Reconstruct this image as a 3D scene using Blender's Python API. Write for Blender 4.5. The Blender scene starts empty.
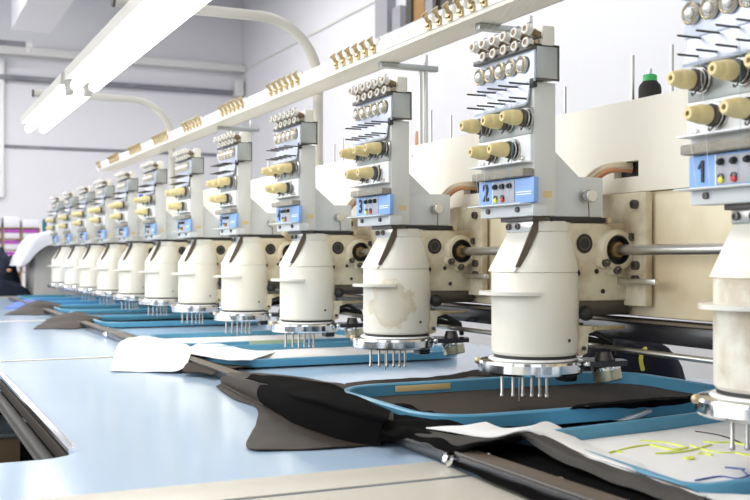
import bpy, bmesh, math, random
from mathutils import Vector, Matrix, noise
random.seed(7)
S = bpy.context.scene
COL = S.collection
EYE = 1.10                      # eye height; z values called "rel" are measured from it
A = math.radians(24.95); SA, CA = math.sin(A), math.cos(A)
F = 1042.0
X0 = 0.749                      # needle line of the heads
BASE = 0.92                     # height of a head's Empty
def yn(n): return 1.124 + 0.4*(n-2)
def at(u, v, z):
    """point of the place at height z (rel) for a pixel, used only to measure flat-lying cloth outlines"""
    t = z*F/(256.0-v); k = (u-375)/F
    return Vector((t*(SA+k*CA), t*(CA-k*SA), EYE+z))

# ------------------------------------------------------------------ materials
def mat(name, col, rough=.5, metal=0.0, emit=0.0, spec=.5, grime=0.0, gcol=(.35,.24,.12), gscale=18, bump=0.0, bscale=80, coat=0.0, var=0.0, sheen=0.0, lo=.5, hi=.78, patch=None):
    m = bpy.data.materials.new(name); m.use_nodes = True
    nt = m.node_tree; b = nt.nodes['Principled BSDF']
    b.inputs['Base Color'].default_value = (*col, 1); b.inputs['Roughness'].default_value = rough
    b.inputs['Metallic'].default_value = metal; b.inputs['Specular IOR Level'].default_value = spec
    b.inputs['Coat Weight'].default_value = coat
    b.inputs['Sheen Weight'].default_value = sheen
    if emit:
        b.inputs['Emission Color'].default_value = (*col, 1); b.inputs['Emission Strength'].default_value = emit
    tc = None
    def coords():
        nonlocal tc
        if tc is None: tc = nt.nodes.new('ShaderNodeTexCoord')
        return tc.outputs['Object']
    if grime or var:
        n = nt.nodes.new('ShaderNodeTexNoise'); n.inputs['Scale'].default_value = gscale; n.inputs['Detail'].default_value = 6
        nt.links.new(coords(), n.inputs['Vector'])
        r = nt.nodes.new('ShaderNodeValToRGB')
        r.color_ramp.elements[0].position = lo; r.color_ramp.elements[1].position = hi
        nt.links.new(n.outputs['Fac'], r.inputs['Fac'])
        mx = nt.nodes.new('ShaderNodeMix'); mx.data_type = 'RGBA'
        mul = nt.nodes.new('ShaderNodeMath'); mul.operation = 'MULTIPLY'; mul.inputs[1].default_value = grime or var
        nt.links.new(r.outputs['Color'], mul.inputs[0]); nt.links.new(mul.outputs[0], mx.inputs['Factor'])
        mx.inputs['A'].default_value = (*col, 1); mx.inputs['B'].default_value = (*gcol, 1)
        nt.links.new(mx.outputs['Result'], b.inputs['Base Color'])
    if patch:
        (px,py,pz), pr, pcol, rim = patch
        n3 = nt.nodes.new('ShaderNodeTexNoise'); n3.inputs['Scale'].default_value = 55; n3.inputs['Detail'].default_value = 5
        nt.links.new(coords(), n3.inputs['Vector'])
        dn = nt.nodes.new('ShaderNodeVectorMath'); dn.operation = 'DISTANCE'; dn.inputs[1].default_value = (px,py,pz)
        nt.links.new(coords(), dn.inputs[0])
        ad = nt.nodes.new('ShaderNodeMath'); ad.operation = 'MULTIPLY_ADD'; ad.inputs[1].default_value = .055
        nt.links.new(n3.outputs['Fac'], ad.inputs[0]); nt.links.new(dn.outputs['Value'], ad.inputs[2])
        rp = nt.nodes.new('ShaderNodeValToRGB'); rp.color_ramp.elements[0].position = 0; rp.color_ramp.elements[0].color = (.45,.45,.45,1)
        rp.color_ramp.elements[1].position = 1; rp.color_ramp.elements[1].color = (0,0,0,1)
        for pos, cc in ((.70,.42),(.90,.8),(.99,.0)):
            e = rp.color_ramp.elements.new(pos); e.color = (cc,cc,cc,1)
        dv = nt.nodes.new('ShaderNodeMath'); dv.operation = 'DIVIDE'; dv.inputs[1].default_value = pr
        nt.links.new(ad.outputs[0], dv.inputs[0]); nt.links.new(dv.outputs[0], rp.inputs['Fac'])
        m2 = nt.nodes.new('ShaderNodeMix'); m2.data_type = 'RGBA'; m2.inputs['B'].default_value = (*pcol,1)
        src = b.inputs['Base Color'].links[0].from_socket if b.inputs['Base Color'].is_linked else None
        if src: nt.links.new(src, m2.inputs['A'])
        else: m2.inputs['A'].default_value = (*col,1)
        nt.links.new(rp.outputs['Color'], m2.inputs['Factor']); nt.links.new(m2.outputs['Result'], b.inputs['Base Color'])
    if bump:
        n2 = nt.nodes.new('ShaderNodeTexNoise'); n2.inputs['Scale'].default_value = bscale; n2.inputs['Detail'].default_value = 4
        nt.links.new(coords(), n2.inputs['Vector'])
        bp = nt.nodes.new('ShaderNodeBump'); bp.inputs['Strength'].default_value = bump; bp.inputs['Distance'].default_value = .01
        nt.links.new(n2.outputs['Fac'], bp.inputs['Height']); nt.links.new(bp.outputs['Normal'], b.inputs['Normal'])
    return m
M = {}
M['cream'] = mat('cream_paint', (.79,.76,.66), .38, grime=.12, gscale=14)
M['cream_stain'] = mat('stained_cream_paint', (.74,.71,.61), .42, grime=.75, gcol=(.40,.31,.20), gscale=26, lo=.44, hi=.66)
M['cream_patch'] = mat('patched_cream_paint', (.79,.76,.66), .4, grime=.12, gscale=14, patch=((-.034,-.044,.103),.069,(.60,.52,.36),0))
M['cream_grimy'] = mat('grimy_cream_paint', (.76,.68,.50), .45, grime=.8, gcol=(.26,.15,.05), gscale=20, lo=.40, hi=.72)
M['beam'] = mat('beam_paint', (.84,.80,.70), .45, grime=.12, gcol=(.60,.45,.25), gscale=5)
M['beam_low'] = mat('lower_beam_paint', (.78,.69,.50), .45, grime=.6, gcol=(.46,.31,.14), gscale=7, lo=.42, hi=.72)
M['column'] = mat('column_grey_paint', (.70,.70,.66), .45, grime=.08, gscale=9)
M['upper_arm'] = mat('pale_grey_paint', (.68,.70,.70), .4, grime=.1, gscale=12)
M['zinc'] = mat('galvanised_steel', (.45,.47,.45), .38, metal=.7, grime=.4, gcol=(.33,.34,.33), gscale=30)
M['plate'] = mat('bright_steel_plate', (.66,.70,.79), .38, metal=.55, grime=.2, gcol=(.5,.55,.62), gscale=40)
M['chrome'] = mat('chrome', (.86,.87,.88), .12, metal=1.0)
M['disc_metal'] = mat('disc_metal', (.70,.69,.66), .42, metal=.75)
M['steel'] = mat('brushed_steel', (.62,.61,.58), .3, metal=1.0)
M['brass'] = mat('brass', (.55,.43,.24), .34, metal=1.0)
M['old_brass'] = mat('dull_brass', (.55,.45,.28), .4, metal=.7)
M['dark_steel'] = mat('dark_steel', (.12,.11,.10), .4, metal=.7)
M['black'] = mat('black_rubber', (.02,.02,.02), .5)
M['blackmetal'] = mat('black_enamel', (.018,.018,.022), .25, spec=.6)
M['brown_strip'] = mat('brown_strip', (.13,.098,.07), .45, grime=.3, gcol=(.12,.09,.06))
M['ivory'] = mat('ivory_plastic', (.76,.62,.30), .4, grime=.25, gcol=(.55,.38,.13), gscale=60)
M['ceramic'] = mat('white_ceramic', (.78,.75,.68), .2)
M['eyelet_brass'] = mat('eyelet_body', (.25,.18,.10), .35, metal=.6)
M['blue'] = mat('blue_panel', (.25,.43,.80), .4)
M['panel_grey'] = mat('panel_grey', (.42,.42,.46), .4)
M['white'] = mat('white_paint', (.86,.86,.86), .5)
M['yellow_led'] = mat('yellow_button', (.75,.72,.08), .3)
M['red_led'] = mat('red_button', (.55,.03,.03), .3)
M['pad'] = mat('grey_felt_pad', (.34,.31,.26), .8, bump=.4, bscale=300, grime=.5, gcol=(.2,.17,.13), gscale=50)
M['cable_cream'] = mat('cream_cable', (.62,.52,.36), .5)
M['cable_orange'] = mat('copper_cable', (.60,.27,.13), .5)
M['bar_metal'] = mat('bar_metal', (.42,.41,.39), .28, metal=1.0)
M['bush'] = mat('greasy_bronze', (.30,.19,.08), .4, metal=.5, grime=.5, gcol=(.08,.05,.03), gscale=60)
M['drum'] = mat('iridescent_drum', (.52,.50,.36), .28, metal=.9, grime=.5, gcol=(.2,.26,.24), gscale=70)
M['rail_cream'] = mat('cream_rail', (.80,.76,.66), .5, grime=.1, gscale=4)
M['rail_white'] = mat('white_rail_face', (.88,.87,.83), .4)
M['table'] = mat('pale_blue_laminate', (.50,.65,.83), .14, spec=.7, var=.3, gcol=(.62,.75,.88), gscale=3)
M['band'] = mat('beige_edge_band', (.76,.72,.62), .35, var=.2, gcol=(.7,.66,.55))
M['hoop'] = mat('blue_hoop_enamel', (.095,.32,.49), .32, grime=.3, gcol=(.06,.22,.40), gscale=20)
M['green_tape'] = mat('green_tape', (.42,.52,.34), .6)
M['brown_cloth'] = mat('dark_brown_cloth', (.050,.039,.031), .8, spec=.2, bump=.25, bscale=500)
M['dark_cloth'] = mat('charcoal_brown_satin', (.034,.025,.0175), .6, spec=.3, bump=.08, bscale=350)
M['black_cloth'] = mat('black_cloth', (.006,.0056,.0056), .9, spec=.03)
M['grey_cloth'] = mat('grey_backing', (.065,.06,.055), .8, spec=.2, bump=.2, bscale=300)
M['white_cloth'] = mat('white_backing_cloth', (.86,.85,.84), .8, bump=.15, bscale=40)
M['blue_cloth'] = mat('royal_blue_cloth', (.10,.20,.75), .7)
M['navy_cloth'] = mat('navy_cloth', (.010,.012,.022), .8, spec=.2, bump=.3, bscale=40)
M['navy_wool'] = mat('navy_wool', (.018,.022,.04), .85, spec=.2, bump=.3, bscale=40)
M['lavender_cloth'] = mat('white_cotton', (.66,.66,.71), .8)
M['pipe'] = mat('cream_pipe', (.55,.53,.47), .4)
M['tube'] = mat('lamp_tube', (1.0,.98,.93), .4, emit=7.0)
M['housing'] = mat('lamp_housing', (.46,.44,.40), .45)
M['wall'] = mat('painted_wall', (.74,.74,.775), .8, bump=.05, bscale=6)
M['wall_r'] = mat('white_painted_wall', (.74,.74,.77), .8, bump=.05, bscale=6)
M['ledge'] = mat('cream_ledge', (.72,.71,.69), .7, grime=.3, gcol=(.4,.4,.42), gscale=3)
M['conduit'] = mat('dark_conduit', (.20,.20,.23), .6, grime=.5, gcol=(.5,.5,.52), gscale=5)
M['ceiling'] = mat('grey_ceiling', (.50,.50,.53), .8)
M['floor'] = mat('concrete_floor', (.45,.44,.43), .6, grime=.3, gcol=(.35,.34,.33), gscale=2)
M['partition'] = mat('white_partition', (.72,.72,.745), .7)
M['pillar'] = mat('grey_pillar', (.34,.34,.37), .8)
M['window_frame'] = mat('dark_window_frame', (.05,.045,.04), .5)
M['amber'] = mat('amber_board', (.35,.18,.05), .5)
M['glow'] = mat('bright_window_pane', (.95,.97,1.0), .5, emit=1.6)
M['channel'] = mat('channel_metal', (.075,.07,.065), .6, metal=.2)
M['skirt'] = mat('brown_skirt', (.035,.028,.022), .7, spec=.2)
M['shelf'] = mat('black_board', (.012,.012,.014), .9, spec=.1)
M['card'] = mat('cardboard', (.32,.22,.12), .8)
M['purple'] = mat('purple_label', (.36,.06,.38), .6)
M['cabinet'] = mat('grey_cabinet_paint', (.42,.41,.39), .45, grime=.25, gcol=(.3,.28,.25), gscale=6)
M['spool_black'] = mat('black_thread', (.03,.026,.024), .7, bump=.5, bscale=600)
M['green'] = mat('green_plastic', (.05,.50,.14), .4)
M['orange'] = mat('peach_thread', (.72,.38,.22), .7, bump=.5, bscale=600)
M['teal'] = mat('teal_thread', (.02,.12,.17), .7)
M['blue_cap'] = mat('blue_plastic', (.03,.10,.65), .4)
M['thread_white'] = mat('white_thread', (.85,.85,.88), .6)
M['thread_teal'] = mat('teal_fine_thread', (.12,.45,.52), .6)
M['lime'] = mat('lime_embroidery', (.76,.84,.14), .7)
M['ink_blue'] = mat('blue_embroidery', (.10,.14,.42), .7)
M['text_black'] = mat('black_lettering', (.015,.015,.02), .5)
M['yellow'] = mat('yellow_strap', (.75,.62,.06), .6)
M['ochre'] = mat('ochre_sticker', (.72,.55,.26), .6)

# ------------------------------------------------------------------ mesh builder
class MB:
    def __init__(self): self.bm = bmesh.new()
    def box(self, a, b, bev=0.0, seg=2, rot=None, pivot=None):
        a = Vector(a); b = Vector(b)
        r = bmesh.ops.create_cube(self.bm, size=1.0)
        vs = r['verts']; c = (a+b)/2; d = b-a
        for v in vs: v.co = Vector((v.co.x*d.x, v.co.y*d.y, v.co.z*d.z)) + c
        if bev:
            es = list({e for v in vs for e in v.link_edges})
            rr = bmesh.ops.bevel(self.bm, geom=es, offset=bev, segments=seg, affect='EDGES', profile=.5)
            vs = list({v for f in rr['faces'] for v in f.verts} | {v for v in vs if v.is_valid})
        if rot is not None:
            p = Vector(pivot) if pivot is not None else c
            for v in vs: v.co = rot @ (v.co-p) + p
        return self
    def lathe(self, prof, origin=(0,0,0), axis=(0,0,1), seg=32, gear=0, gd=0.0):
        """prof: list of (radius, distance along axis)"""
        ax = Vector(axis).normalized(); up = Vector((0,0,1)) if abs(ax.z) < .9 else Vector((1,0,0))
        e1 = ax.cross(up).normalized(); e2 = ax.cross(e1); o = Vector(origin); rings = []
        for r, h in prof:
            if r < 1e-7: rings.append([self.bm.verts.new(o+ax*h)])
            else:
                ring = []
                for i in range(seg):
                    t = 2*math.pi*i/seg
                    ring.append(self.bm.verts.new(o+ax*h+(e1*math.cos(t)+e2*math.sin(t))*r))
                rings.append(ring)
        for p, q in zip(rings, rings[1:]):
            if len(p) == 1 and len(q) == 1: continue
            for i in range(seg):
                j = (i+1) % seg
                try:
                    if len(p) == 1: self.bm.faces.new((p[0], q[i], q[j]))
                    elif len(q) == 1: self.bm.faces.new((p[i], q[0], p[j]))
                    else: self.bm.faces.new((p[i], q[i], q[j], p[j]))
                except ValueError: pass
        return self
    def cyl(self, p, q, r, r2=None, seg=16):
        p = Vector(p); q = Vector(q); L = (q-p).length; r2 = r if r2 is None else r2
        return self.lathe([(0,0),(r,0),(r2,L),(0,L)], p, q-p, seg)
    def tube(self, pts, r, seg=8, cap=True):
        pts = [Vector(p) for p in pts]; rings = []; prev = None
        for i, p in enumerate(pts):
            d = (pts[min(i+1,len(pts)-1)]-pts[max(i-1,0)]).normalized()
            if prev is None: n = d.orthogonal().normalized()
            else:
                n = prev-d*prev.dot(d); n = n.normalized() if n.length > 1e-6 else d.orthogonal().normalized()
            prev = n; b = d.cross(n)
            rr = r[i] if isinstance(r, (list,tuple)) else r
            rings.append([self.bm.verts.new(p+(n*math.cos(2*math.pi*k/seg)+b*math.sin(2*math.pi*k/seg))*rr) for k in range(seg)])
        for a, b in zip(rings, rings[1:]):
            for k in range(seg): self.bm.faces.new((a[k], a[(k+1)%seg], b[(k+1)%seg], b[k]))
        if cap:
            self.bm.faces.new(rings[0][::-1]); self.bm.faces.new(rings[-1])
        return self
    def loft(self, secs, cap=True):
        rings = [[self.bm.verts.new(Vector(p)) for p in s] for s in secs]; n = len(rings[0])
        for a, b in zip(rings, rings[1:]):
            for k in range(n): self.bm.faces.new((a[k], a[(k+1)%n], b[(k+1)%n], b[k]))
        if cap:
            self.bm.faces.new(rings[0][::-1]); self.bm.faces.new(rings[-1])
        return self
    def prism(self, poly, d0, d1, plane='xy'):
        def P(p, d):
            return (p[0],p[1],d) if plane == 'xy' else ((p[0],d,p[1]) if plane == 'xz' else (d,p[0],p[1]))
        return self.loft([[P(p,d0) for p in poly], [P(p,d1) for p in poly]])
    def sphere(self, c, r, seg=16, sq=(1,1,1)):
        rr = bmesh.ops.create_uvsphere(self.bm, u_segments=seg, v_segments=seg//2+2, radius=r)
        for v in rr['verts']: v.co = Vector((v.co.x*sq[0], v.co.y*sq[1], v.co.z*sq[2])) + Vector(c)
        return self
    def grid(self, P, thick=0.0):
        """P: rows of points; thick closes it into a sheet with two sides"""
        R, Cn = len(P), len(P[0])
        top = [[self.bm.verts.new(Vector(p)) for p in row] for row in P]
        for i in range(R-1):
            for j in range(Cn-1): self.bm.faces.new((top[i][j], top[i][j+1], top[i+1][j+1], top[i+1][j]))
        if thick:
            bot = [[self.bm.verts.new(Vector(p)-Vector((0,0,thick))) for p in row] for row in P]
            for i in range(R-1):
                for j in range(Cn-1): self.bm.faces.new((bot[i][j], bot[i+1][j], bot[i+1][j+1], bot[i][j+1]))
            edge = [(0,j) for j in range(Cn)]+[(i,Cn-1) for i in range(1,R)]+[(R-1,j) for j in range(Cn-2,-1,-1)]+[(i,0) for i in range(R-2,0,-1)]
            for (a, b), (c, d) in zip(edge, edge[1:]+edge[:1]):
                self.bm.faces.new((top[a][b], bot[a][b], bot[c][d], top[c][d]))
        return self
    def build(self, name, m, parent=None, label=None, cat=None, group=None, kind=None, angle=35):
        bmesh.ops.recalc_face_normals(self.bm, faces=self.bm.faces)
        me = bpy.data.meshes.new(name); self.bm.to_mesh(me); self.bm.free()
        for p in me.polygons: p.use_smooth = True
        me.set_sharp_from_angle(angle=math.radians(angle))
        me.materials.append(M[m])
        o = bpy.data.objects.new(name, me); COL.objects.link(o)
        if parent is not None: o.parent = parent
        tag(o, label, cat, group, kind)
        return o
def tag(o, label=None, cat=None, group=None, kind=None):
    if label: o['label'] = label
    if cat: o['category'] = cat
    if group: o['group'] = group
    if kind: o['kind'] = kind
    return o
def empty(name, loc, label=None, cat=None, group=None):
    o = bpy.data.objects.new(name, None); o.empty_display_size = .05; COL.objects.link(o); o.location = loc
    return tag(o, label, cat, group)
def kids(o): return [c for c in list(S.objects) if c.parent == o]
def copy_tree(o, parent=None):
    tree = {}
    for c in S.objects:
        if c.parent is not None: tree.setdefault(c.parent.name, []).append(c)
    def rec(x, par):
        c = x.copy(); COL.objects.link(c); c.parent = par
        for ch in tree.get(x.name, []): rec(ch, c)
        return c
    return rec(o, parent)
def catmull(P, n):
    out = []
    for i in range(len(P)-1):
        p0, p1, p2, p3 = P[max(i-1,0)], P[i], P[i+1], P[min(i+2,len(P)-1)]
        for k in range(n):
            t = k/n
            out.append(.5*((2*p1)+(p2-p0)*t+(2*p0-5*p1+4*p2-p3)*t*t+(3*p1-p0-3*p2+p3)*t**3))
    out.append(P[-1]); return out
def cloth_rows(rows, n=8, wr=0.0, ws=30.0, seed=0, floor=None):
    rows = [[Vector(p) for p in r] for r in rows]
    fine = [catmull(r, n) for r in rows]
    cols = [catmull([fine[i][j] for i in range(len(fine))], n) for j in range(len(fine[0]))]
    P = [[cols[j][i] for j in range(len(cols))] for i in range(len(cols[0]))]
    for r in P:
        for p in r:
            if wr: p.z += wr*noise.noise(Vector((p.x*ws+seed, p.y*ws*.6, seed)))
            if floor is not None: p.z = max(p.z, floor)
    return P
def digits(txt, size, loc, m, parent, name='number', thick=.0004):
    c = bpy.data.curves.new(name, 'FONT'); c.body = txt; c.size = size; c.extrude = thick
    c.align_x = 'CENTER'; c.align_y = 'CENTER'; c.offset = size*.03
    c.materials.append(M[m])
    o = bpy.data.objects.new(name, c); COL.objects.link(o); o.parent = parent
    R = Matrix(((0,0,-1),(-1,0,0),(0,1,0))).to_4x4()
    o.matrix_local = Matrix.Translation(Vector(loc)) @ R
    bpy.context.view_layer.update()
    me = bpy.data.meshes.new_from_object(o.evaluated_get(bpy.context.evaluated_depsgraph_get()))
    k = bpy.data.objects.new('plate_number', me); COL.objects.link(k); k.parent = parent; k.matrix_local = o.matrix_local
    if not me.materials: me.materials.append(M[m])
    bpy.data.objects.remove(o)
    return k

# ------------------------------------------------------------------ the room
YF, XR, ZC = 9.0, 2.87, 3.42
MB().box((-4,-1.5,-.1),(XR+.2,YF+.2,0)).build('floor','floor',kind='structure')
MB().box((-4,YF,0),(XR+.2,YF+.2,ZC)).build('wall_far','wall',kind='structure')
MB().box((XR,-1.5,0),(XR+.2,YF,ZC)).build('wall_right','wall_r',kind='structure')
MB().box((-4,1.2,ZC),(XR+.2,YF+.2,ZC+.15)).build('ceiling','ceiling',kind='structure')
# ledge, conduit and dark pipe of the far wall
MB().box((-4,YF-.12,2.735),(XR,YF,2.80),.01).build('trim_1','ledge',kind='structure')
MB().box((-4,YF-.07,2.535),(XR-.10,YF-.0,2.575),.01).build('trim_2','conduit',kind='structure')
MB().box((-4,YF-.012,1.985),(XR,YF,2.01)).build('trim_3','conduit',kind='structure')
MB().box((XR-.014,1,2.755),(XR,YF,2.775)).build('trim_4','ledge',kind='structure')
MB().box((XR-.012,1,2.395),(XR,YF,2.41)).build('trim_5','ledge',kind='structure')
MB().box((XR-.10,YF-.12,2.52),(XR-.02,YF-.0,2.66),.01).build('junction_box','ledge',
    label='small grey junction box high in the far corner of the room',cat='junction box')
# far-left window
w = MB().box((.795,YF-.05,1.58),(.84,YF,2.70),.005).box((-.9,YF-.05,2.65),(.795,YF,2.70),.005).box((-.9,YF-.05,1.58),(.795,YF,1.63),.005).build('window_1','white',kind='structure')
MB().box((-.9,YF-.02,1.63),(.795,YF-.005,2.65)).build('window_pane','glow',w)
# white partition along the right wall, with pillar and window above it
XP = XR-.22
MB().box((XP,-1.0,0),(XP+.08,5.73,2.41),.004).build('wall_partition','partition',kind='structure')
MB().box((XR-.06,5.862,2.3),(XR,6.04,ZC)).build('wall_pillar','pillar',kind='structure')
MB().box((XR-.04,5.72,2.3),(XR,5.832,2.637)).build('trim_6','pillar',kind='structure')
w2 = MB().box((XR-.05,5.55,2.35),(XR,5.62,ZC)).box((XR-.05,5.24,2.35),(XR,5.28,ZC)).box((XR-.05,3.9,2.35),(XR,4.0,ZC)).box((XR-.05,3.9,ZC-.06),(XR,5.62,ZC)).box((XR-.05,3.9,2.35),(XR-.0,5.62,2.43)).build('window_2','window_frame',kind='structure')
MB().box((XR-.03,4.0,2.43),(XR-.005,5.24,ZC-.06)).build('window_board','window_frame',w2)
MB().box((XR-.03,5.28,2.43),(XR-.005,5.41,ZC-.06)).build('window_board','pillar',w2)
MB().box((XR-.035,5.41,2.43),(XR-.005,5.55,ZC-.06)).build('window_board','amber',w2)
# hanging white ceiling duct
MB().loft([[(.82,5.2,2.79),(1.10,5.2,2.79),(1.10,5.2,3.419),(.82,5.2,3.419)],[(.82,8.2,2.79),(1.10,8.2,2.79),(1.10,8.2,3.419),(.82,8.2,3.419)]]).build('ceiling_duct','partition',
    label='white boxed duct hanging near the ceiling at the upper left',cat='duct')
d = MB().cyl((-.8,YF-.35,2.775),(1.0,YF-.35,2.775),.022).build('wall_pipe','conduit',label='dark pipe end sticking out below the ceiling duct',cat='pipe')
MB().lathe([(.03,0),(.036,.02),(.036,.05),(.0,.05)],(.97,YF-.35,2.775),(1,0,0),20).cyl((1.0,YF-.35,2.775),(1.0,YF-.35,2.71),.018).build('pipe_elbow','ledge',d)

# ------------------------------------------------------------------ tables
TZ = EYE-.21
def table(name, poly, label, band=None):
    t = MB().prism(poly, TZ-.028, TZ).build(name,'table',label=label,cat='table',group='worktops along the machine',angle=20)
    xs = [p[0] for p in poly]; ys = [p[1] for p in poly]
    for x in (min(xs)+.05, max(xs)-.05):
        for y in (min(ys)+.05, max(ys)-.05):
            MB().box((x-.02,y-.02,0),(x+.02,y+.02,TZ-.028)).build('leg','cabinet',t)
    if band: MB().box((min(xs),band[0],TZ-.02),(.503,band[1],TZ+.0012),.0005).build('edge_band','band',t)
    return t
XL, XB = -.45, 1.26
table('work_table', [(XL,-.1),(XB,-.1),(XB,.857),(XL,.857)], 'nearest worktop, only its beige front corner showing below the black gap', band=(.60,.857))
def arc(cx, cy, r, a0, a1, n=6):
    return [(cx+r*math.cos(math.radians(a0+(a1-a0)*i/n)), cy+r*math.sin(math.radians(a0+(a1-a0)*i/n))) for i in range(n+1)]
XPIT, YP0, YP1 = .182, 1.118, 1.955
pit = [(XL,.866),(XB,.866),(XB,2.181),(XL,2.181),(XL,YP1)] + arc(XPIT-.03,YP1-.03,.03,90,0) + arc(XPIT-.045,YP0+.045,.045,0,-90) + [(XL,YP0)]
tb = table('work_table', pit, 'pale blue worktop with the rounded open cutout in front of the dark cloth', band=(.866,.936))
MB().tube([(XPIT-.004,y,TZ+.0005) for y in (YP0+.03,1.4,1.7,YP1-.01)], .0055, 10).build('chrome_edge','chrome',tb,label='chrome edge of the cutout')
MB().box((XPIT-.010,YP0+.05,TZ-.022),(XPIT-.004,YP1-.02,TZ-.006),.002).build('cutout_skirt','skirt',tb)
MB().box((XPIT-.020,YP0+.02,TZ-.037),(XPIT-.006,YP1,TZ-.027),.002).box((XPIT-.024,YP0+.02,TZ-.037),(XPIT-.006,YP1,TZ-.035)).build('slide_channel','channel',tb)
MB().box((XL+.002,.88,.705),(XL+.012,2.17,TZ-.0285)).build('light_baffle','shelf',tb)  # unseen panel added to keep light out of the cutout
table('work_table', [(XL,2.187),(XB,2.187),(XB,3.505),(XL,3.505)], 'second pale blue worktop, starting at the thin seam beside the white cloth', band=(2.187,2.200))
table('work_table', [(XL,3.511),(XB,3.511),(XB,5.46),(XL,5.46)], 'farthest blue worktop, beside the navy garments', band=(3.511,3.535))
# contents of the cutout
sh = MB().box((-.36,.95,.690),(.45,2.60,.705)).build('under_shelf','shelf',label='dark shelf deep inside the table cutout',cat='shelf')
for x, y in ((-.34,.97),(.43,.97),(-.34,2.58),(.43,2.58)):
    MB().box((x-.015,y-.015,0),(x+.015,y+.015,.690)).build('leg','blackmetal',sh)
bx = MB().box((-.02,2.06,.706),(.222,2.30,.758),.002).build('cardboard_box','card',label='brown cardboard box down in the table cutout',cat='box')
MB().box((-.024,2.056,.758),(.226,2.304,.768),.002).build('lid','zinc',bx)
bx = MB().box((-.30,1.45,.706),(.10,1.60,.725),.003).build('metal_tray','shelf',label='black metal tray on the shelf inside the cutout',cat='tray')
MB().box((.05,1.447,.709),(.085,1.451,.721)).build('tag','white',bx)
bx = MB().box((-.05,2.36,.706),(.26,2.55,.80),.003).build('tool_box','shelf',label='dark tool box behind the cardboard box under the table',cat='box')
MB().box((.06,2.35,.77),(.14,2.362,.785),.002).build('handle','steel',bx)

# ------------------------------------------------------------------ moving frame rail in front of the hoops
r = MB().box((.506,.15,TZ+.0015),(.529,5.2,TZ+.014),.001).build('frame_rail','blackmetal',label='long black rail running along the front of the machine',cat='rail')
MB().box((.5075,.15,TZ+.014),(.531,5.2,TZ+.0165),.0006).build('top_strip','brown_strip',r)
MB().box((.5045,.15,TZ+.0135),(.5078,5.2,TZ+.0172),.0008).build('lip','dark_steel',r)
MB().box((.531,.15,TZ+.0015),(.575,5.2,TZ+.006),.001).build('base_plate','blackmetal',r)
for x, y, z, rr in ((.541,.897,.006,.0045),(.5385,.769,.006,.0045),(.541,2.9,.006,.004),(.541,2.0,.006,.004)):
    MB().lathe([(rr,0),(rr,.005),(rr*.7,.0075),(0,.008)],(x,y,TZ+z),(0,0,1),16).build('bolt','chrome',r)
MB().lathe([(.0075,0),(.0075,.004),(.005,.006),(.005,.010),(0,.012)],(.506,.905,TZ+.008),(-1,0,.3),16).build('clamp_bolt','chrome',r)
MB().lathe([(.0075,0),(.0075,.004),(.005,.006),(.005,.010),(0,.012)],(.506,2.72,TZ+.008),(-1,0,.3),16).build('clamp_bolt','chrome',r)

# ------------------------------------------------------------------ machine beam
def zr(z): return EYE+z
Y0, Y1 = -.26, 5.555
XBM = .874
holes = [(yn(n)-.05, yn(n)+.0) for n in range(1,13)]
ys = sorted({Y0, Y1, *[a for h in holes for a in h]})
bm = MB(); zs = [.083,.103,.1236,.203]
for i in range(len(ys)-1):
    for k in range(3):
        a, b = ys[i], ys[i+1]
        if k == 1 and any(abs(a-h[0])<1e-6 for h in holes):
            c, e, d0, d1 = zs[k], zs[k+1], XBM, XBM+.06      # recess of the cable hole
            V = lambda *p: bm.bm.verts.new((p[0],p[1],zr(p[2])))
            f0 = [V(d0,a,c),V(d0,b,c),V(d0,b,e),V(d0,a,e)]; f1 = [V(d1,a,c),V(d1,b,c),V(d1,b,e),V(d1,a,e)]
            for q in range(4): bm.bm.faces.new((f0[q],f0[(q+1)%4],f1[(q+1)%4],f1[q]))
            bm.bm.faces.new(f1); continue
        bm.bm.faces.new([bm.bm.verts.new((XBM,y,zr(z))) for y, z in ((a,zs[k]),(b,zs[k]),(b,zs[k+1]),(a,zs[k+1]))])
def quad(*ps): bm.bm.faces.new([bm.bm.verts.new((p[0],p[1],zr(p[2]))) for p in ps])
quad((XBM,Y0,.203),(XBM,Y1,.203),(XBM+.19,Y1,.203),(XBM+.19,Y0,.203)); quad((XBM+.19,Y0,.203),(XBM+.19,Y1,.203),(XBM+.19,Y1,.083),(XBM+.19,Y0,.083))
quad((XBM,Y0,.083),(XBM,Y0,.203),(XBM+.19,Y0,.203),(XBM+.19,Y0,.083)); quad((XBM,Y1,.083),(XBM,Y1,.203),(XBM+.19,Y1,.203),(XBM+.19,Y1,.083))
quad((XBM,Y0,.083),(XBM,Y1,.083),(XBM+.19,Y1,.083),(XBM+.19,Y0,.083))
bmesh.ops.remove_doubles(bm.bm, verts=bm.bm.verts, dist=1e-5)
beam = bm.build('machine_beam','beam',label='long cream crossbeam behind the embroidery heads',cat='machine beam')
MB().box((XBM+.004,Y0,zr(-.078)),(XBM+.186,Y1,zr(.0825)),.003).build('lower_beam','beam_low',beam,label='yellowed lower half')
for y in (5.508,-.19):
    MB().box((XBM+.03,y-.04,.0),(XBM+.16,y+.04,zr(-.078)),.004).build('support','cabinet',beam)
for a, b in holes:
    MB().box((XBM+.012,a+.001,zr(.1035)),(XBM+.0595,b-.001,zr(.1231))).build('hole_shade','black',beam,label='black filling that shades the cable hole')  # black filling paints deep shade into the recess
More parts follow.
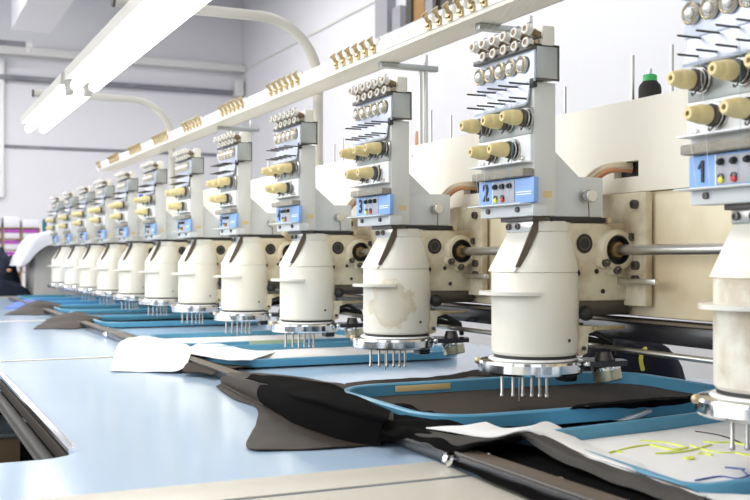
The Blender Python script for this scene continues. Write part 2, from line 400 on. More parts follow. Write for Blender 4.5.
# pins for thread cones along the top
for x, y, h in ((.95,1.0985,.080),(.95,1.18,.080),(.95,1.343,.060),(.95,1.706,.060),(.95,1.785,.080),(.95,1.885,.066),(.95,2.10,.06),(.95,2.22,.07),(.95,2.27,.06),(.95,.98,.08),(.95,.62,.07),(.95,2.62,.06),(.95,2.74,.06),(.95,3.1,.06)):
    MB().cyl((x,y,zr(.2025)),(x,y,zr(.203+h)),.0028,seg=10).build('spool_pin','steel',beam)
for y in (1.715,1.745):
    MB().lathe([(.003,0),(.003,.0015),(0,.002)],(XBM,y,zr(.185)),(-1,0,0),10).build('screw','steel',beam)
def spool(x, y, label, m, r, h, top=None, name='thread_spool'):
    s = empty(name,(x,y,zr(.203)),label,'thread spool')
    MB().lathe([(0,0),(r*.96,0),(r,.002),(r,h*.72),(r*.93,h*.85),(r*.62,h),(0,h)],(0,0,0),(0,0,1),28).build('thread_winding',m,s)
    if top: MB().lathe([(0,0),(r*.62,0),(r*.62,h*.2),(r*.5,h*.24),(0,h*.24)],(0,0,h),(0,0,1),24).build('cap',top,s)
    MB().cyl((0,0,h*.98),(0,0,h*1.45),.0028,seg=10).build('pin_tip','steel',s)
    return s
spool(.95,1.143,'black thread spool with a green cap on the beam top','spool_black',.0155,.038,'green')
spool(.95,1.840,'slim peach thread cone on the beam behind the third head','orange',.006,.045)
# bars under the beam
MB().box((.872,Y0,zr(-.110)),(.905,Y1,zr(-.086)),.002).build('guide_bar','blackmetal',label='flat black bar running just below the crossbeam',cat='bar')
MB().box((.868,Y0,zr(-.0858)),(.91,Y1,zr(-.0825)),.001).build('cover_strip','brown_strip',label='narrow brown strip between crossbeam and flat black bar',cat='strip')
MB().cyl((.83,Y0,zr(-.117)),(.83,Y1,zr(-.117)),.0036,seg=12).build('trip_rod','steel',label='thin steel rod lowest under the crossbeam',cat='rod')
MB().cyl((.8397,Y0,zr(.0077)),(.8397,Y1,zr(.0077)),.0066,seg=24).build('drive_shaft','steel',label='polished drive shaft running through the arms of every head',cat='shaft')

# ------------------------------------------------------------------ one embroidery head, copied twelve times
def make_head():
    root = empty('embroidery_unit',(X0,yn(1),BASE))
    Z = lambda z: z+EYE-BASE
    def up(p): return (p[0],p[1],Z(p[2]))
    R = .0555
    cb = MB().lathe([(0,Z(-.1245)),(R-.003,Z(-.1245)),(R,Z(-.121)),(R,Z(-.0225)),(R-.001,Z(-.0205)),(0,Z(-.0205))],seg=56).build('needle_case','cream',root)
    MB().lathe([(R*.95,Z(-.1305)),(R*.95,Z(-.1245))],seg=40).build('case_gasket','black',cb)
    MB().lathe([(.0022,0),(.0022,.0012),(0,.0016)],(R*math.cos(math.radians(-75)),R*math.sin(math.radians(-75)),Z(-.105)),(math.cos(math.radians(-75)),math.sin(math.radians(-75)),0),10).build('screw','dark_steel',cb)
    # upper cover: round at the shoulder, flat-fronted at the top
    N = 64
    def sec(k, z, grow=0.0):
        out = []
        for i in range(N):
            t = 2*math.pi*i/N
            a = Vector((R*math.cos(t), R*math.sin(t), 0)); b = Vector((.008+.042*math.cos(t), .042*math.sin(t), 0))
            b.x = max(b.x, -.0165)
            p = a.lerp(b, k)*(1+grow); out.append((p.x, p.y, Z(z)))
        return out
    uc = MB().loft([sec(0,-.0202),sec(.02,-.0175),sec(.5,.006),sec(1,.0305)]).build('upper_cover','cream',root)
    MB().loft([sec(1,.031,.012),sec(1,.0436,.012)]).build('top_band','cream',uc)
    # slanted front plate with clamp block
    fp = MB().loft([[(-.0205,-.030,Z(.031)),(-.0205,.032,Z(.031)),(-.015,.032,Z(.031)),(-.015,-.030,Z(.031))],
                    [(-.0505,-.030,Z(-.0195)),(-.0505,.032,Z(-.0195)),(-.043,.032,Z(-.0195)),(-.043,-.030,Z(-.0195))]]).build('front_plate','cream',root)
    MB().box((-.0235,-.030,Z(.030)),(-.012,.033,Z(.0475)),.002).build('clamp_block','steel',fp,label='grey clamp block')
    for dy in (.0255,.004):
        MB().lathe([(.0042,0),(.0042,.002),(.002,.0022),(.002,.001),(0,.001)],(-.0235,dy,Z(.0375)),(-1,0,0),14).build('clamp_screw','dark_steel',fp)
    MB().loft([[(-.0225,-.0330,Z(.043)),(-.0225,-.0300,Z(.043)),(-.012,-.0300,Z(.043)),(-.012,-.0330,Z(.043))],
               [(-.0495,-.0315,Z(-.014)),(-.0495,-.0300,Z(-.014)),(-.040,-.0300,Z(-.014)),(-.040,-.0315,Z(-.014))]]).build('slot','brown_strip',fp,label='dark slot beside the front plate')
    # crescent thread plate
    poly_o, poly_i = [], []
    for i in range(25):
        t = math.radians(180-62+124*i/24); k = math.cos(math.radians(-62+124*i/24)*1.3)
        poly_o.append(((R+.003+.016*max(k,0))*math.cos(t), (R+.003+.016*max(k,0))*math.sin(t))); poly_i.append(((R-.001)*math.cos(t), (R-.001)*math.sin(t)))
    MB().prism(poly_o+poly_i[::-1], Z(-.049), Z(-.0445)).build('thread_plate','ceramic',root)
    # chrome needle plate ring
    cx = -.007
    fl = MB().lathe([(.040,-.131),(.060,-.1305),(.0655,-.132),(.0665,-.135),(.0665,-.145),(.0655,-.1475),(.0645,-.148),(.04,-.148),(.04,-.131)],(cx,0,Z(0)),(0,0,1),56).build('needle_ring','chrome',root,angle=18)
    MB().lathe([(.02,-.1285),(.055,-.1285),(.057,-.131),(.02,-.131)],(cx*.5,0,Z(0)),(0,0,1),48).build('ring_washer','white',fl)
    MB().lathe([(0,-.1478),(.045,-.1478),(.045,-.1455),(0,-.1455)],(cx,0,Z(0)),(0,0,1),40).build('ring_core','dark_steel',fl)
    MB().sphere((cx-.0665*.85,.0665*.53,Z(-.134)),.0048,12).build('lug','old_brass',fl)
    MB().sphere((cx+.05,-.052,Z(-.136)),.005,12).build('lug','chrome',fl)
    for k in range(6):
        a = .0112*(k-2.6)
        p = (-.014+a*.832-.0015*(k-2.5)**2*.5, -a*.555-.006)
        tz = -.179
        nb = MB().lathe([(0,-.0),(.0021,0),(.0019,.027),(.0026,.028),(.0027,.0315),(.0020,.0325),(0,.0325)],(p[0],p[1],Z(-.147)),(0,0,-1),12).build('needle_bar','bar_metal',root)
        MB().lathe([(0,0),(.0034,0),(.0036,.004),(0,.004)],(p[0],p[1],Z(-.1478)),(0,0,-1),10).build('bushing','dark_steel',nb)
    MB().cyl((-.016,.012,Z(-.148)),(-.016,.012,Z(-.186)),.001,seg=8).build('needle','steel',root)
    # thread column
    co = MB().box((-.036,-.052,Z(.050)),(-.004,.075,Z(.213)),.0015).build('thread_column','column',root)
    MB().box((-.022,-.0524,Z(.072)),(-.010,-.0518,Z(.080))).build('sticker','ochre',co)
    ub = MB().box((-.036,-.058,Z(.2165)),(-.004,.078,Z(.257)),.0012).build('tension_box','zinc',root,label='grey galvanised box')
    fr = MB()
    for a, b in (((-.037,-.0587,Z(.2145)),(-.0035,-.0575,Z(.2170))),((-.037,-.0587,Z(.2562)),(-.0035,-.0575,Z(.2585))),((-.0052,-.0587,Z(.2145)),(-.0033,-.0575,Z(.2585)))):
        fr.box(a,b)
    fr.box((-.037,-.0587,Z(.2562)),(-.0035,.078,Z(.2583))).build('dark_edge','dark_steel',ub)
    MB().box((-.0395,-.057,Z(.213)),(-.036,.079,Z(.2555)),.0008).build('disc_plate','plate',root)
    pp = MB().loft([[(-.038,-.047,Z(.2135)),(-.038,.074,Z(.2135)),(-.0362,.074,Z(.2135)),(-.0362,-.047,Z(.2135))],
               [(-.0435,-.047,Z(.1885)),(-.0435,.074,Z(.1885)),(-.0415,.074,Z(.1885)),(-.0415,-.047,Z(.1885))],
               [(-.0465,-.047,Z(.186)),(-.0465,.074,Z(.186)),(-.0455,.074,Z(.184)),(-.0455,-.047,Z(.184))]]).build('pin_plate','plate',root,angle=15)
    MB().box((-.040,-.056,Z(.206)),(-.034,-.0475,Z(.217)),.0005).build('gap_shadow','black',pp)  # black block stands in for the shadow in the gap below the box
    for k in range(5):
        for z, off in ((.2105,0),(.1925,0)):
            dy = .056-.0254*k
            MB().lathe([(0,0),(.0012,0),(.0012,.027),(.0008,.0285),(0,.0285)],(-.0395,dy,Z(z)),(-1,0,0),8).build('guide_pin','dark_steel',pp)
    # five tension discs with pierced rims
    for k in range(5):
        dy = .066-.0253*k
        d = MB().lathe([(.0085,.0),(.0108,.001),(.0108,.004),(.0095,.0052),(.0088,.0035),(.0060,.0032),(.0055,.0065),(.0032,.0085),(0,.009)],(-.0395,dy,Z(.236)),(-1,0,0),28).build('tension_disc','disc_metal',root)
        MB().lathe([(.0100,.0045),(.0111,.0050),(.0100,.0060),(.0090,.0052)],(-.0395,dy,Z(.236)),(-1,0,0),24).build('brass_rim','old_brass',d)
        dd = MB()
        for q in range(14):
            t = 2*math.pi*q/14
            dd.lathe([(.0008,0),(.0008,.0006),(0,.0006)],(-.0430,dy+.0074*math.cos(t),Z(.236)+.0074*math.sin(t)),(-1,0,0),6)
        dd.build('rim_holes','dark_steel',d)
        MB().cyl((-.036,dy-.004,Z(.236)),(-.0395,dy-.004,Z(.236)),.0095,seg=20).build('back_disc','brass',d)
    # guide bar with two rows of ceramic eyelets
    gb = MB().box((-.046,-.058,Z(.2515)),(-.036,.078,Z(.2575)),.001).build('eyelet_bar','dark_steel',root)
    MB().box((-.030,-.062,Z(.257)),(-.012,-.048,Z(.281)),.002).build('end_block','cream',gb)
    MB().box((-.036,-.055,Z(.257)),(-.026,.07,Z(.264)),.001).build('eyelet_base','old_brass',gb)
    MB().cyl((-.032,-.058,Z(.268)),(-.032,.072,Z(.268)),.0028,seg=10).build('eyelet_rod','dark_steel',gb)
    for dys, z, x in (([.066-.0252*k for k in range(6)],.2735,-.046),([.050-.0254*k for k in range(5)],.2590,-.040)):
        for dy in dys:
            e = MB().lathe([(.0048,0),(.0066,.0015),(.0052,.004),(.0048,.006),(.0066,.0085),(.0058,.010),(.0038,.010),(.0030,.006),(.0034,.0),(.0048,0)],(x,dy,Z(z)),(-1,-.1,.1),18).build('thread_eyelet','ceramic',root)
            MB().lathe([(.0036,.0092),(0,.0092)],(x,dy,Z(z)),(-1,-.1,.1),12).cyl((x+.002,dy,Z(z)-.002),(x+.012,dy,Z(z)-.005),.0046,seg=10).build('eyelet_stem','eyelet_brass',e)
            MB().tube([(x-.004,dy+.001,Z(z)+.006),(x-.004,dy,Z(z)+.0085),(x-.002,dy-.003,Z(z)+.0085)],.0006,6).build('wire_hook','dark_steel',e)
    # tension knobs
    mp = MB().box((-.040,-.050,Z(.116)),(-.036,.074,Z(.1495)),.0006).box((-.054,-.050,Z(.1145)),(-.036,.074,Z(.1165)),.0004).build('knob_plate','white',root)
    MB().lathe([(.003,0),(.003,.004),(0,.005)],(-.040,.06,Z(.1205)),(-1,0,0),10).build('screw','steel',mp)
    MB().lathe([(.003,0),(.003,.004),(0,.005)],(-.040,-.035,Z(.121)),(-1,0,0),10).build('screw','steel',mp)
    MB().box((-.039,-.050,Z(.150)),(-.0361,.074,Z(.182)),.0005).build('knob_backplate','zinc',root)
    for dy, z in ((.054,.169),(-.001,.169),(-.053+.008,.169),(.031,.1325),(-.0156,.1325)):
        k = MB().lathe([(.0088,.016),(.0095,.018),(.0095,.026),(.0085,.031),(.0080,.0315),(.0075,.0355),(.0066,.0395),(.0055,.041),(.0026,.041),(.0026,.036),(0,.036)],(-.037,dy,Z(z)),(-1,0,0),28).build('tension_knob','ivory',root)
        MB().lathe([(0,.0366),(.0026,.0366)],(-.037,dy,Z(z)),(-1,0,0),14).build('knob_bore','black',k)
        MB().lathe([(.004,0),(.0125,.003),(.0135,.004),(.0125,.0055),(.006,.0062),(.006,.0078),(.0118,.0082),(.0122,.010),(.006,.0108)],(-.037,dy,Z(z)),(-1,0,0),28).build('check_spring_disc','steel',k)
        MB().lathe([(.0105,.0108),(.0110,.0125),(.0100,.0160),(.004,.0165)],(-.037,dy,Z(z)),(-1,0,0),28).build('spring_cup','dark_steel',k)
        MB().tube([(-.0425,dy+.009,Z(z)-.008),(-.046,dy+.007,Z(z)-.013),(-.049,dy+.002,Z(z)-.0145),(-.049,dy-.003,Z(z)-.011)],.0009,6).build('check_spring','dark_steel',k)
    MB().box((-.053,-.053,Z(.0975)),(-.036,.070,Z(.1075)),.002).build('felt_bar','pad',root)
    # number and switch panel
    pb = MB().box((-.043,-.0615,Z(.0655)),(-.0355,.068,Z(.0965)),.001).build('switch_panel','blue',root)
    MB().box((-.0440,-.0195,Z(.067)),(-.0425,.0300,Z(.0945)),.0004).build('switch_plate','panel_grey',pb)
    MB().box((-.0445,.0295,Z(.0665)),(-.0425,.0310,Z(.0955))).build('panel_divider','white',pb)
    for dy in (.0225,.006,-.011):
        MB().lathe([(.0034,0),(.0032,.004),(.0024,.0055),(0,.006)],(-.044,dy,Z(.0885)),(-1,0,-.25),14).build('toggle','black',pb)
    for dy, m in ((.0225,'yellow_led'),(.006,'red_led')):
        l = MB().lathe([(.0032,0),(.003,.0025),(0,.004)],(-.044,dy,Z(.0712)),(-1,0,0),14).build('indicator',m,pb)
        MB().lathe([(.0034,.0004),(.0036,.0022),(.003,.0022)],(-.044,dy,Z(.0738)),(-1,0,0),14).build('indicator_hood','black',l)
    MB().box((-.0434,-.0575,Z(.0785)),(-.0428,-.0235,Z(.0797))).build('caption_line','white',pb)
    MB().box((-.0434,-.0560,Z(.0755)),(-.0428,-.0235,Z(.0767))).build('caption_line','white',pb)
    tr = MB().box((-.058,-.055,Z(.0632)),(-.036,.073,Z(.0648)),.0003).box((-.0415,-.058,Z(.0492)),(-.020,.066,Z(.0632)),.001).build('panel_tray','upper_arm',root)
    for dy in (.045,-.025):
        MB().lathe([(.0034,0),(.0034,.003),(.0015,.0032),(0,.002)],(-.0415,dy,Z(.0575)),(-1,0,0),14).build('screw','dark_steel',tr)
    MB().box((-.030,-.040,Z(.0434)),(.004,.035,Z(.0497)),.001).build('neck_plate','dark_steel',root)
    # arm back to the beam
    ua = MB().box((-.004,-.040,Z(.0490)),(.0770,.040,Z(.1000)),.002).build('upper_arm','upper_arm',root)
    MB().prism([(-.004,Z(.099)),(.040,Z(.099)),(-.004,Z(.136))],-.040,.036,'xz').build('gusset','upper_arm',ua)
    kn = MB().lathe([(.0085,0),(.0085,.004),(.0055,.0045),(.0055,.009),(.0080,.0095),(.0080,.017),(.0072,.018),(0,.018)],(.047,-.040,Z(.0755)),(0,-1,0),24).build('arm_knob','steel',ua)
    MB().tube([(.049,-.046,Z(.070)),(.0495,-.047,Z(.058)),(.0495,-.047,Z(.049))],.0007,6).build('knob_wire','dark_steel',kn)
    MB().box((-.004,-.0415,Z(.0425)),(.081,.038,Z(.0488)),.001).build('rubber_gasket','black',root)
    MB().lathe([(.004,0),(.004,.006),(0,.007)],(.083,-.0395,Z(.0455)),(0,-1,0),12).build('gasket_screw','old_brass',root)
    la = MB().box((.000,-.040,Z(-.0575)),(.1245,.040,Z(.0425)),.004).build('lower_arm','cream_grimy',root)
    MB().lathe([(.0118,.0004),(.0124,.0008),(.0112,.0012),(.0105,.0006),(0,.0004)],(.047,-.0405,Z(.0158)),(0,-1,0),28).build('arm_hole','black',la)
    MB().lathe([(.0085,.0010),(.0088,.0014),(.0075,.0014),(.007,.001)],(.047,-.0405,Z(.0158)),(0,-1,0),20).build('hole_ring','dark_steel',la)
    for dx, z, r in ((.037,-.0215,.004),(.066,-.0195,.0032),(.076,-.045,.003),(.116,.030,.003)):
        MB().lathe([(r,0),(r,.001),(0,.0012)],(dx,-.0403,Z(z)),(0,-1,0),12).build('arm_screw','black',la)
    # bearing collar for the drive shaft
    bc = MB().lathe([(.0262,0),(.0262,.012),(.0248,.0145),(.0200,.0150),(.0188,.0135),(.0188,.002),(.0,.002)],(.0907,-.040,Z(.0077)),(0,-1,0),40).build('bearing_collar','cream_grimy',root)
    MB().lathe([(.0186,.0025),(.0186,.013),(.0172,.0135),(.0172,.004),(0,.004)],(.0907,-.040,Z(.0077)),(0,-1,0),36).build('bearing_seal','black',bc)
    MB().lathe([(.0105,.004),(.0105,.012),(.0092,.0150),(.0064,.0150),(.0064,.004)],(.0907,-.040,Z(.0077)),(0,-1,0),30).build('bearing_bush','bush',bc)
    for t in (40,-95,-140):
        t = math.radians(t); p = (.0907+.0255*math.cos(t), -.040, Z(.0077)+.0255*math.sin(t))
        MB().lathe([(.0075,0),(.0075,.011),(.0065,.0125),(.0058,.0125)],p,(0,-1,0),18).build('collar_lug','cream_grimy',bc)
        MB().lathe([(.0052,.011),(.0052,.0165),(.0026,.0166),(.0026,.0145),(0,.0145)],p,(0,-1,0),14).build('collar_bolt','dark_steel',bc)
    # mounting flange on the beam
    mf = MB().box((.113,-.078,Z(-.064)),(.1245,.050,Z(.0815)),.002).build('mounting_flange','cream_grimy',root)
    for dy, z in ((-.060,.066),(-.062,-.012),(-.062,-.030),(.042,.066)):
        MB().lathe([(.0058,0),(.0058,.006),(.003,.0062),(.003,.004),(0,.004)],(.113,dy,Z(z)),(-1,0,0),16).build('flange_bolt','dark_steel',mf)
    MB().box((.0985,-.113,Z(-.0355)),(.1055,-.038,Z(-.0285)),.001).build('square_pin','steel',root)
    # linkage under the arm
    lk = MB().box((.040,-.036,Z(-.076)),(.1235,.034,Z(-.056)),.003).build('link_block','dark_steel',root)
    MB().sphere((.050,-.040,Z(-.0725)),.0098,18).build('lever_ball','black',lk)
    MB().cyl((.046,-.03,Z(-.085)),(.046,-.03,Z(-.12)),.006,seg=14).build('lever_post','dark_steel',lk)
    hb = MB().prism([(.036,Z(-.088)),(.060,Z(-.088)),(.060,Z(-.094)),(.048,Z(-.098)),(.046,Z(-.122)),(.034,Z(-.126)),(.034,Z(-.112)),(.037,Z(-.104))],-.048,-.034,'xz').build('hook_bracket','cream_grimy',root)
    MB().lathe([(.0028,0),(.0028,.003),(0,.0035)],(.040,-.048,Z(-.116)),(0,-1,0),10).build('screw','dark_steel',hb)
    MB().box((.050,-.060,Z(-.0930)),(.096,-.053,Z(-.0880)),.001).build('hook_arm','old_brass',hb)
    ha = MB().prism([(.010,-.03),(.060,-.062),(.100,-.060),(.108,-.040),(.090,-.014),(.03,.02)],Z(-.1395),Z(-.1325)).build('device_arm','blackmetal',root)
    MB().cyl((.078,-.040,Z(-.1325)),(.078,-.040,Z(-.122)),.012,.009,seg=20).build('device_boss','dark_steel',ha)
    MB().box((.026,-.03,Z(-.160)),(.046,-.004,Z(-.139)),.004).build('knife_block','blackmetal',ha)
    MB().tube([(.03,0,Z(-.13)),(.05,.02,Z(-.118)),(.085,.02,Z(-.110)),(.115,.0,Z(-.118))],.006,8).tube([(.03,-.01,Z(-.125)),(.055,.01,Z(-.105)),(.08,-.01,Z(-.098)),(.105,-.02,Z(-.112)),(.115,-.01,Z(-.13))],.004,8).build('hose','black',ha)
    rot = Vector((.16,-.10,-1)).normalized()
    dr = MB().lathe([(0,0),(.0165,0),(.0180,.0015),(.0180,.019),(.0165,.0205),(.010,.021),(0,.021)],(.080,-.040,Z(-.139)),rot,36).build('yarn_drum','drum',root)
    MB().lathe([(.0184,.002),(.0186,.004),(.0184,.006)],(.080,-.040,Z(-.139)),rot,36).build('drum_rim','chrome',dr)
    # cables out of the beam
    for k, (m, s) in enumerate((('cable_cream',0),('cable_orange',-.007),('cable_cream',.008))):
        pts = [(.135,-.024,Z(.116+s*.5)),(.118,-.020,Z(.117+s*.5)),(.104,-.004+s,Z(.113+s*.4)),(.098,.018+s*.5,Z(.100+s*.6)),(.098,.040,Z(.083+s*1.2)),(.100,.060,Z(.06+s)),(.104,.070,Z(.03))]
        MB().tube(catmull([Vector(p) for p in pts],5),.0042-.0006*k,8).build('cable',m,root)
    # threads
    for k, dy in enumerate((.066,.041,.016,-.009,-.034)):
        MB().tube([(-.056,dy,Z(.2735)),(.030,dy-.01,Z(.385))],.00016,4).build('thread','thread_white',root)
    for dy, b, m in ((.056,.03,'thread_white'),(.031,.02,'thread_white'),(-.02,-.01,'thread_teal'),(-.045,-.02,'thread_teal')):
        MB().tube([(-.064,dy,Z(.192)),(-.060,dy*.9,Z(.13)),(-.060,dy*.7,Z(.066))],.00018,4).build('thread',m,root)
    return root
words = ['nearest','second','third','fourth','fifth','sixth','seventh','eighth','ninth','tenth','eleventh','farthest']
HL = {1:'nearest embroidery head, stained cream case cut off by the right edge, number plate 1',
      2:'embroidery head with clean cream case and number plate 2, its needles over the brown hoop',
      3:'embroidery head with a large tan stain on its cream case, number plate 3',
      4:'embroidery head in front of the first lamp pipe, number plate 4',
      7:'embroidery head with a small blue cap on its top knob, seventh from the nearest'}
head = make_head()
heads = [head]
for n in range(2,13):
    h = copy_tree(head); h.location = (X0,yn(n),BASE); heads.append(h)
HK = [[c for c in S.objects if c.parent == h] for h in heads]
for n, (h, ks) in enumerate(zip(heads,HK),1):
    tag(h, HL.get(n, f'{words[n-1]} cream embroidery head along the row, number plate {n}'), 'embroidery head', 'embroidery heads along the beam')
    pb = next(c for c in ks if c.name.startswith('switch_panel'))
    if n == 1:
        one = [(-.055,.5),(.11,.5),(.11,-.5),(-.055,-.5),(-.055,.24),(-.24,.10),(-.24,.26),(-.12,.36)]
        MB().prism([(.049-a*.021,.081+EYE-BASE+b*.021) for a, b in one],-.0443,-.0430,'yz').build('plate_number','text_black',pb)
    else: digits(str(n), .030 if n < 10 else .021, (-.0436,.049,.081+EYE-BASE), 'text_black', pb)
    for c in ks:
        st = c.name.split('.')[0]
        if (n in (1,3) and st in ('needle_case',)):
            c.material_slots[0].link = 'OBJECT'; c.material_slots[0].material = M['cream_stain' if n == 1 else 'cream_patch']
    if n == 7:
        MB().sphere((-.06,.035,.193+EYE-BASE-.012),.007,14).build('blue_cap','blue_cap',h)

# ------------------------------------------------------------------ thread guide rail above the heads
gr = MB().box((.826,.05,zr(.372)),(.890,4.66,zr(.378)),.001).box((.8245,.05,zr(.372)),(.828,4.66,zr(.398)),.0008).box((.886,.05,zr(.372)),(.890,4.66,zr(.392)),.0008).build('thread_guide_rail','rail_cream',label='long cream thread guide rail with brass clips above the heads',cat='guide rail')
MB().box((.8225,.05,zr(.379)),(.8245,4.66,zr(.3985)),.0005).build('face_strip','rail_white',gr)
MB().box((.8275,.05,zr(.398)),(.850,4.66,zr(.405)),.001).build('top_strip','rail_white',gr)
clip = None
for n in range(1,12):
    for k in range(6):
        y = yn(n)-.065+.036*(2.5-k)
        if y > 4.63: continue
        if clip is None:
            clip = MB().lathe([(.0072,0),(.0072,.0015),(.0035,.0035),(.003,.009),(.0045,.0115),(.0060,.0125),(.0060,.0140),(0,.0145)],(0,0,0),(-.55,0,.85),14).box((-.002,-.0075,-.006),(.002,.0075,.0),.0008).build('thread_clip','brass',gr)
            clip.scale = (1.2,.85,1.55); clip.location = (.8205,y,zr(.389)); cw = MB().lathe([(.0042,0),(.0052,.0045),(.0040,.009),(0,.009)],(.004,-.016,.002),(-.4,0,.9),14).build('clip_roller','ceramic',clip)
        else:
            c = clip.copy(); COL.objects.link(c); c.parent = gr; c.location = (.8205,y,zr(.389))
            d = cw.copy(); COL.objects.link(d); d.parent = c
    for k in range(4):
        y = yn(n)-.065-.018*6-.02-.018*k*1.9
        if n in (2,3,4): MB().lathe([(.003,0),(.003,.001),(0,.0012)],(.8225,y,zr(.391)),(-1,0,0),8).build('amber_dot','old_brass',gr)
for i, y in enumerate((1.44,1.806,2.896)):
    lab = ('support post behind the second head, topped by the guide rail bracket','tall double rod post standing behind the third head','support post farthest along the guide rail')[i]
    p = empty('rail_post',(.95,y,zr(.203)),lab,'post','posts under the thread guide rail')
    MB().cyl((0,0,0),(0,0,.190),.0042,seg=14).build('rod','steel',p)
    MB().cyl((-.012,0,0),(-.012,0,.165),.0042,seg=14).build('rod','steel',p)
    MB().box((-.10,-.008,.158),(.024,.008,.1685),.0015).build('bracket','zinc',p)
    MB().lathe([(.009,0),(.009,.004),(.006,.006),(0,.006)],(0,0,0),(0,0,1),18).build('foot_collar','steel',p)

# ------------------------------------------------------------------ lamp pipes and fluorescent lamps
def bend(y):
    pts = [Vector((.95,y,zr(.2035)))]
    Rb = .15; zt = .573
    for i in range(13):
        t = math.pi/2*i/12
        pts.append(Vector((.95-Rb+Rb*math.cos(t), y, zr(zt-Rb+Rb*math.sin(t)))))
    pts.append(Vector((.455,y,zr(zt)))); return pts
for y, lab in ((2.373,'cream bent pipe carrying the near end of the lamps, behind the fourth head'),(3.831,'cream bent pipe carrying the far fluorescent lamp')):
    p = MB().tube(bend(y),.0125,16).build('lamp_pipe','pipe',label=lab,cat='pipe',group='bent lamp pipes')
    MB().lathe([(.024,0),(.024,.006),(.016,.010),(.0125,.010)],(.95,y,zr(.2032)),(0,0,1),24).build('flange','pipe',p)
    MB().cyl((.452,y,zr(.573)),(.458,y,zr(.573)),.0135,seg=16).build('end_plug','dark_steel',p)
def lamp(y0, y1, lab):
    l = empty('fluorescent_lamp',(.523,(y0+y1)/2,zr(.51)),lab,'lamp','fluorescent lamps over the table')
    h = (y1-y0)/2
    zz = lambda z: z-.51
    P = [(-.056,zz(.520)),(-.052,zz(.556)),(-.048,zz(.558)),(.048,zz(.558)),(.052,zz(.556)),(.056,zz(.520)),(.030,zz(.526)),(.012,zz(.518)),(-.012,zz(.518)),(-.030,zz(.526))]
    MB().prism(P,-h,h,'xz').build('reflector','housing',l)
    for x in (-.027,.027):
        MB().tube([(x,-h+.03,zz(.503)),(x,h-.03,zz(.503))],.0145,16).build('tube','tube',l,label='glowing tube')
        for s in (-1,1):
            MB().box((x-.012,s*h-.03*(s>0),zz(.492)) if s>0 else (x-.012,-h,zz(.492)),(x+.012,s*h,zz(.528)) if s>0 else (x+.012,-h+.03,zz(.528)),.004).build('lamp_holder','housing',l)
    for s in (-.6,.6):
        MB().box((-.012,s*h-.01,zz(.556)),(.012,s*h+.01,zz(.573)),.002).build('hanger','housing',l)
    return l
lamp(1.62,3.19,'near fluorescent lamp, running out of the top of the picture')
lamp(3.27,4.33,'far fluorescent lamp, hanging at its end over the worktop')

# ------------------------------------------------------------------ hoops
def rrect(x0, x1, y0, y1, r, n=8):
    return (arc(x1-r,y0+r,r,-90,0,n)+arc(x1-r,y1-r,r,0,90,n)+arc(x0+r,y1-r,r,90,180,n)+arc(x0+r,y0+r,r,180,270,n))
def hoop_ring(x0,x1,y0,y1,r,w,z0,z1):
    b = MB()
    o = rrect(x0,x1,y0,y1,r); i = rrect(x0+w,x1-w,y0+w,y1-w,max(r-w,.01))
    rings = []
    for poly, z in ((o,z0),(o,z1-.002),([(p[0]*.8+q[0]*.2,p[1]*.8+q[1]*.2) for p,q in zip(o,i)],z1),([(p[0]*.2+q[0]*.8,p[1]*.2+q[1]*.8) for p,q in zip(o,i)],z1),(i,z1-.002),(i,z0),(o,z0)):
        rings.append([b.bm.verts.new((p[0],p[1],z)) for p in poly])
    n = len(o)
    for a, c in zip(rings,rings[1:]):
        for k in range(n): b.bm.faces.new((a[k],a[(k+1)%n],c[(k+1)%n],c[k]))
    bmesh.ops.remove_doubles(b.bm, verts=b.bm.verts, dist=1e-6)
    return b
HT = TZ+.0265
hl = {1:'blue hoop round the white fabric at the right front',2:'blue hoop holding dark brown fabric under the second head',
      4:'blue hoop with white fabric under the fourth head',5:'blue hoop with a green tape patch under the fifth head',7:'blue hoop with black fabric under the seventh head'}
fabric = {1:'white_cloth',2:'brown_cloth',4:'white_cloth',5:'white_cloth',7:'black_cloth',8:'brown_cloth',9:'black_cloth',10:'blue_cloth',11:'blue_cloth',12:'black_cloth'}
ht = {}
def fronthoop(p, x0, x1, y0, y1):
    a = (p.x-x0)/(x1-x0); b = (p.y-y0)/(y1-y0); z = p.z
    if z > TZ+.008: z = TZ+.0035+(z-TZ-.0085)*.85
    xl = .600+.024*b; x = xl+(1.12-xl)*a
    return Vector((x, .672*(1-b)+(.957+.14*(x-.64))*b, z))
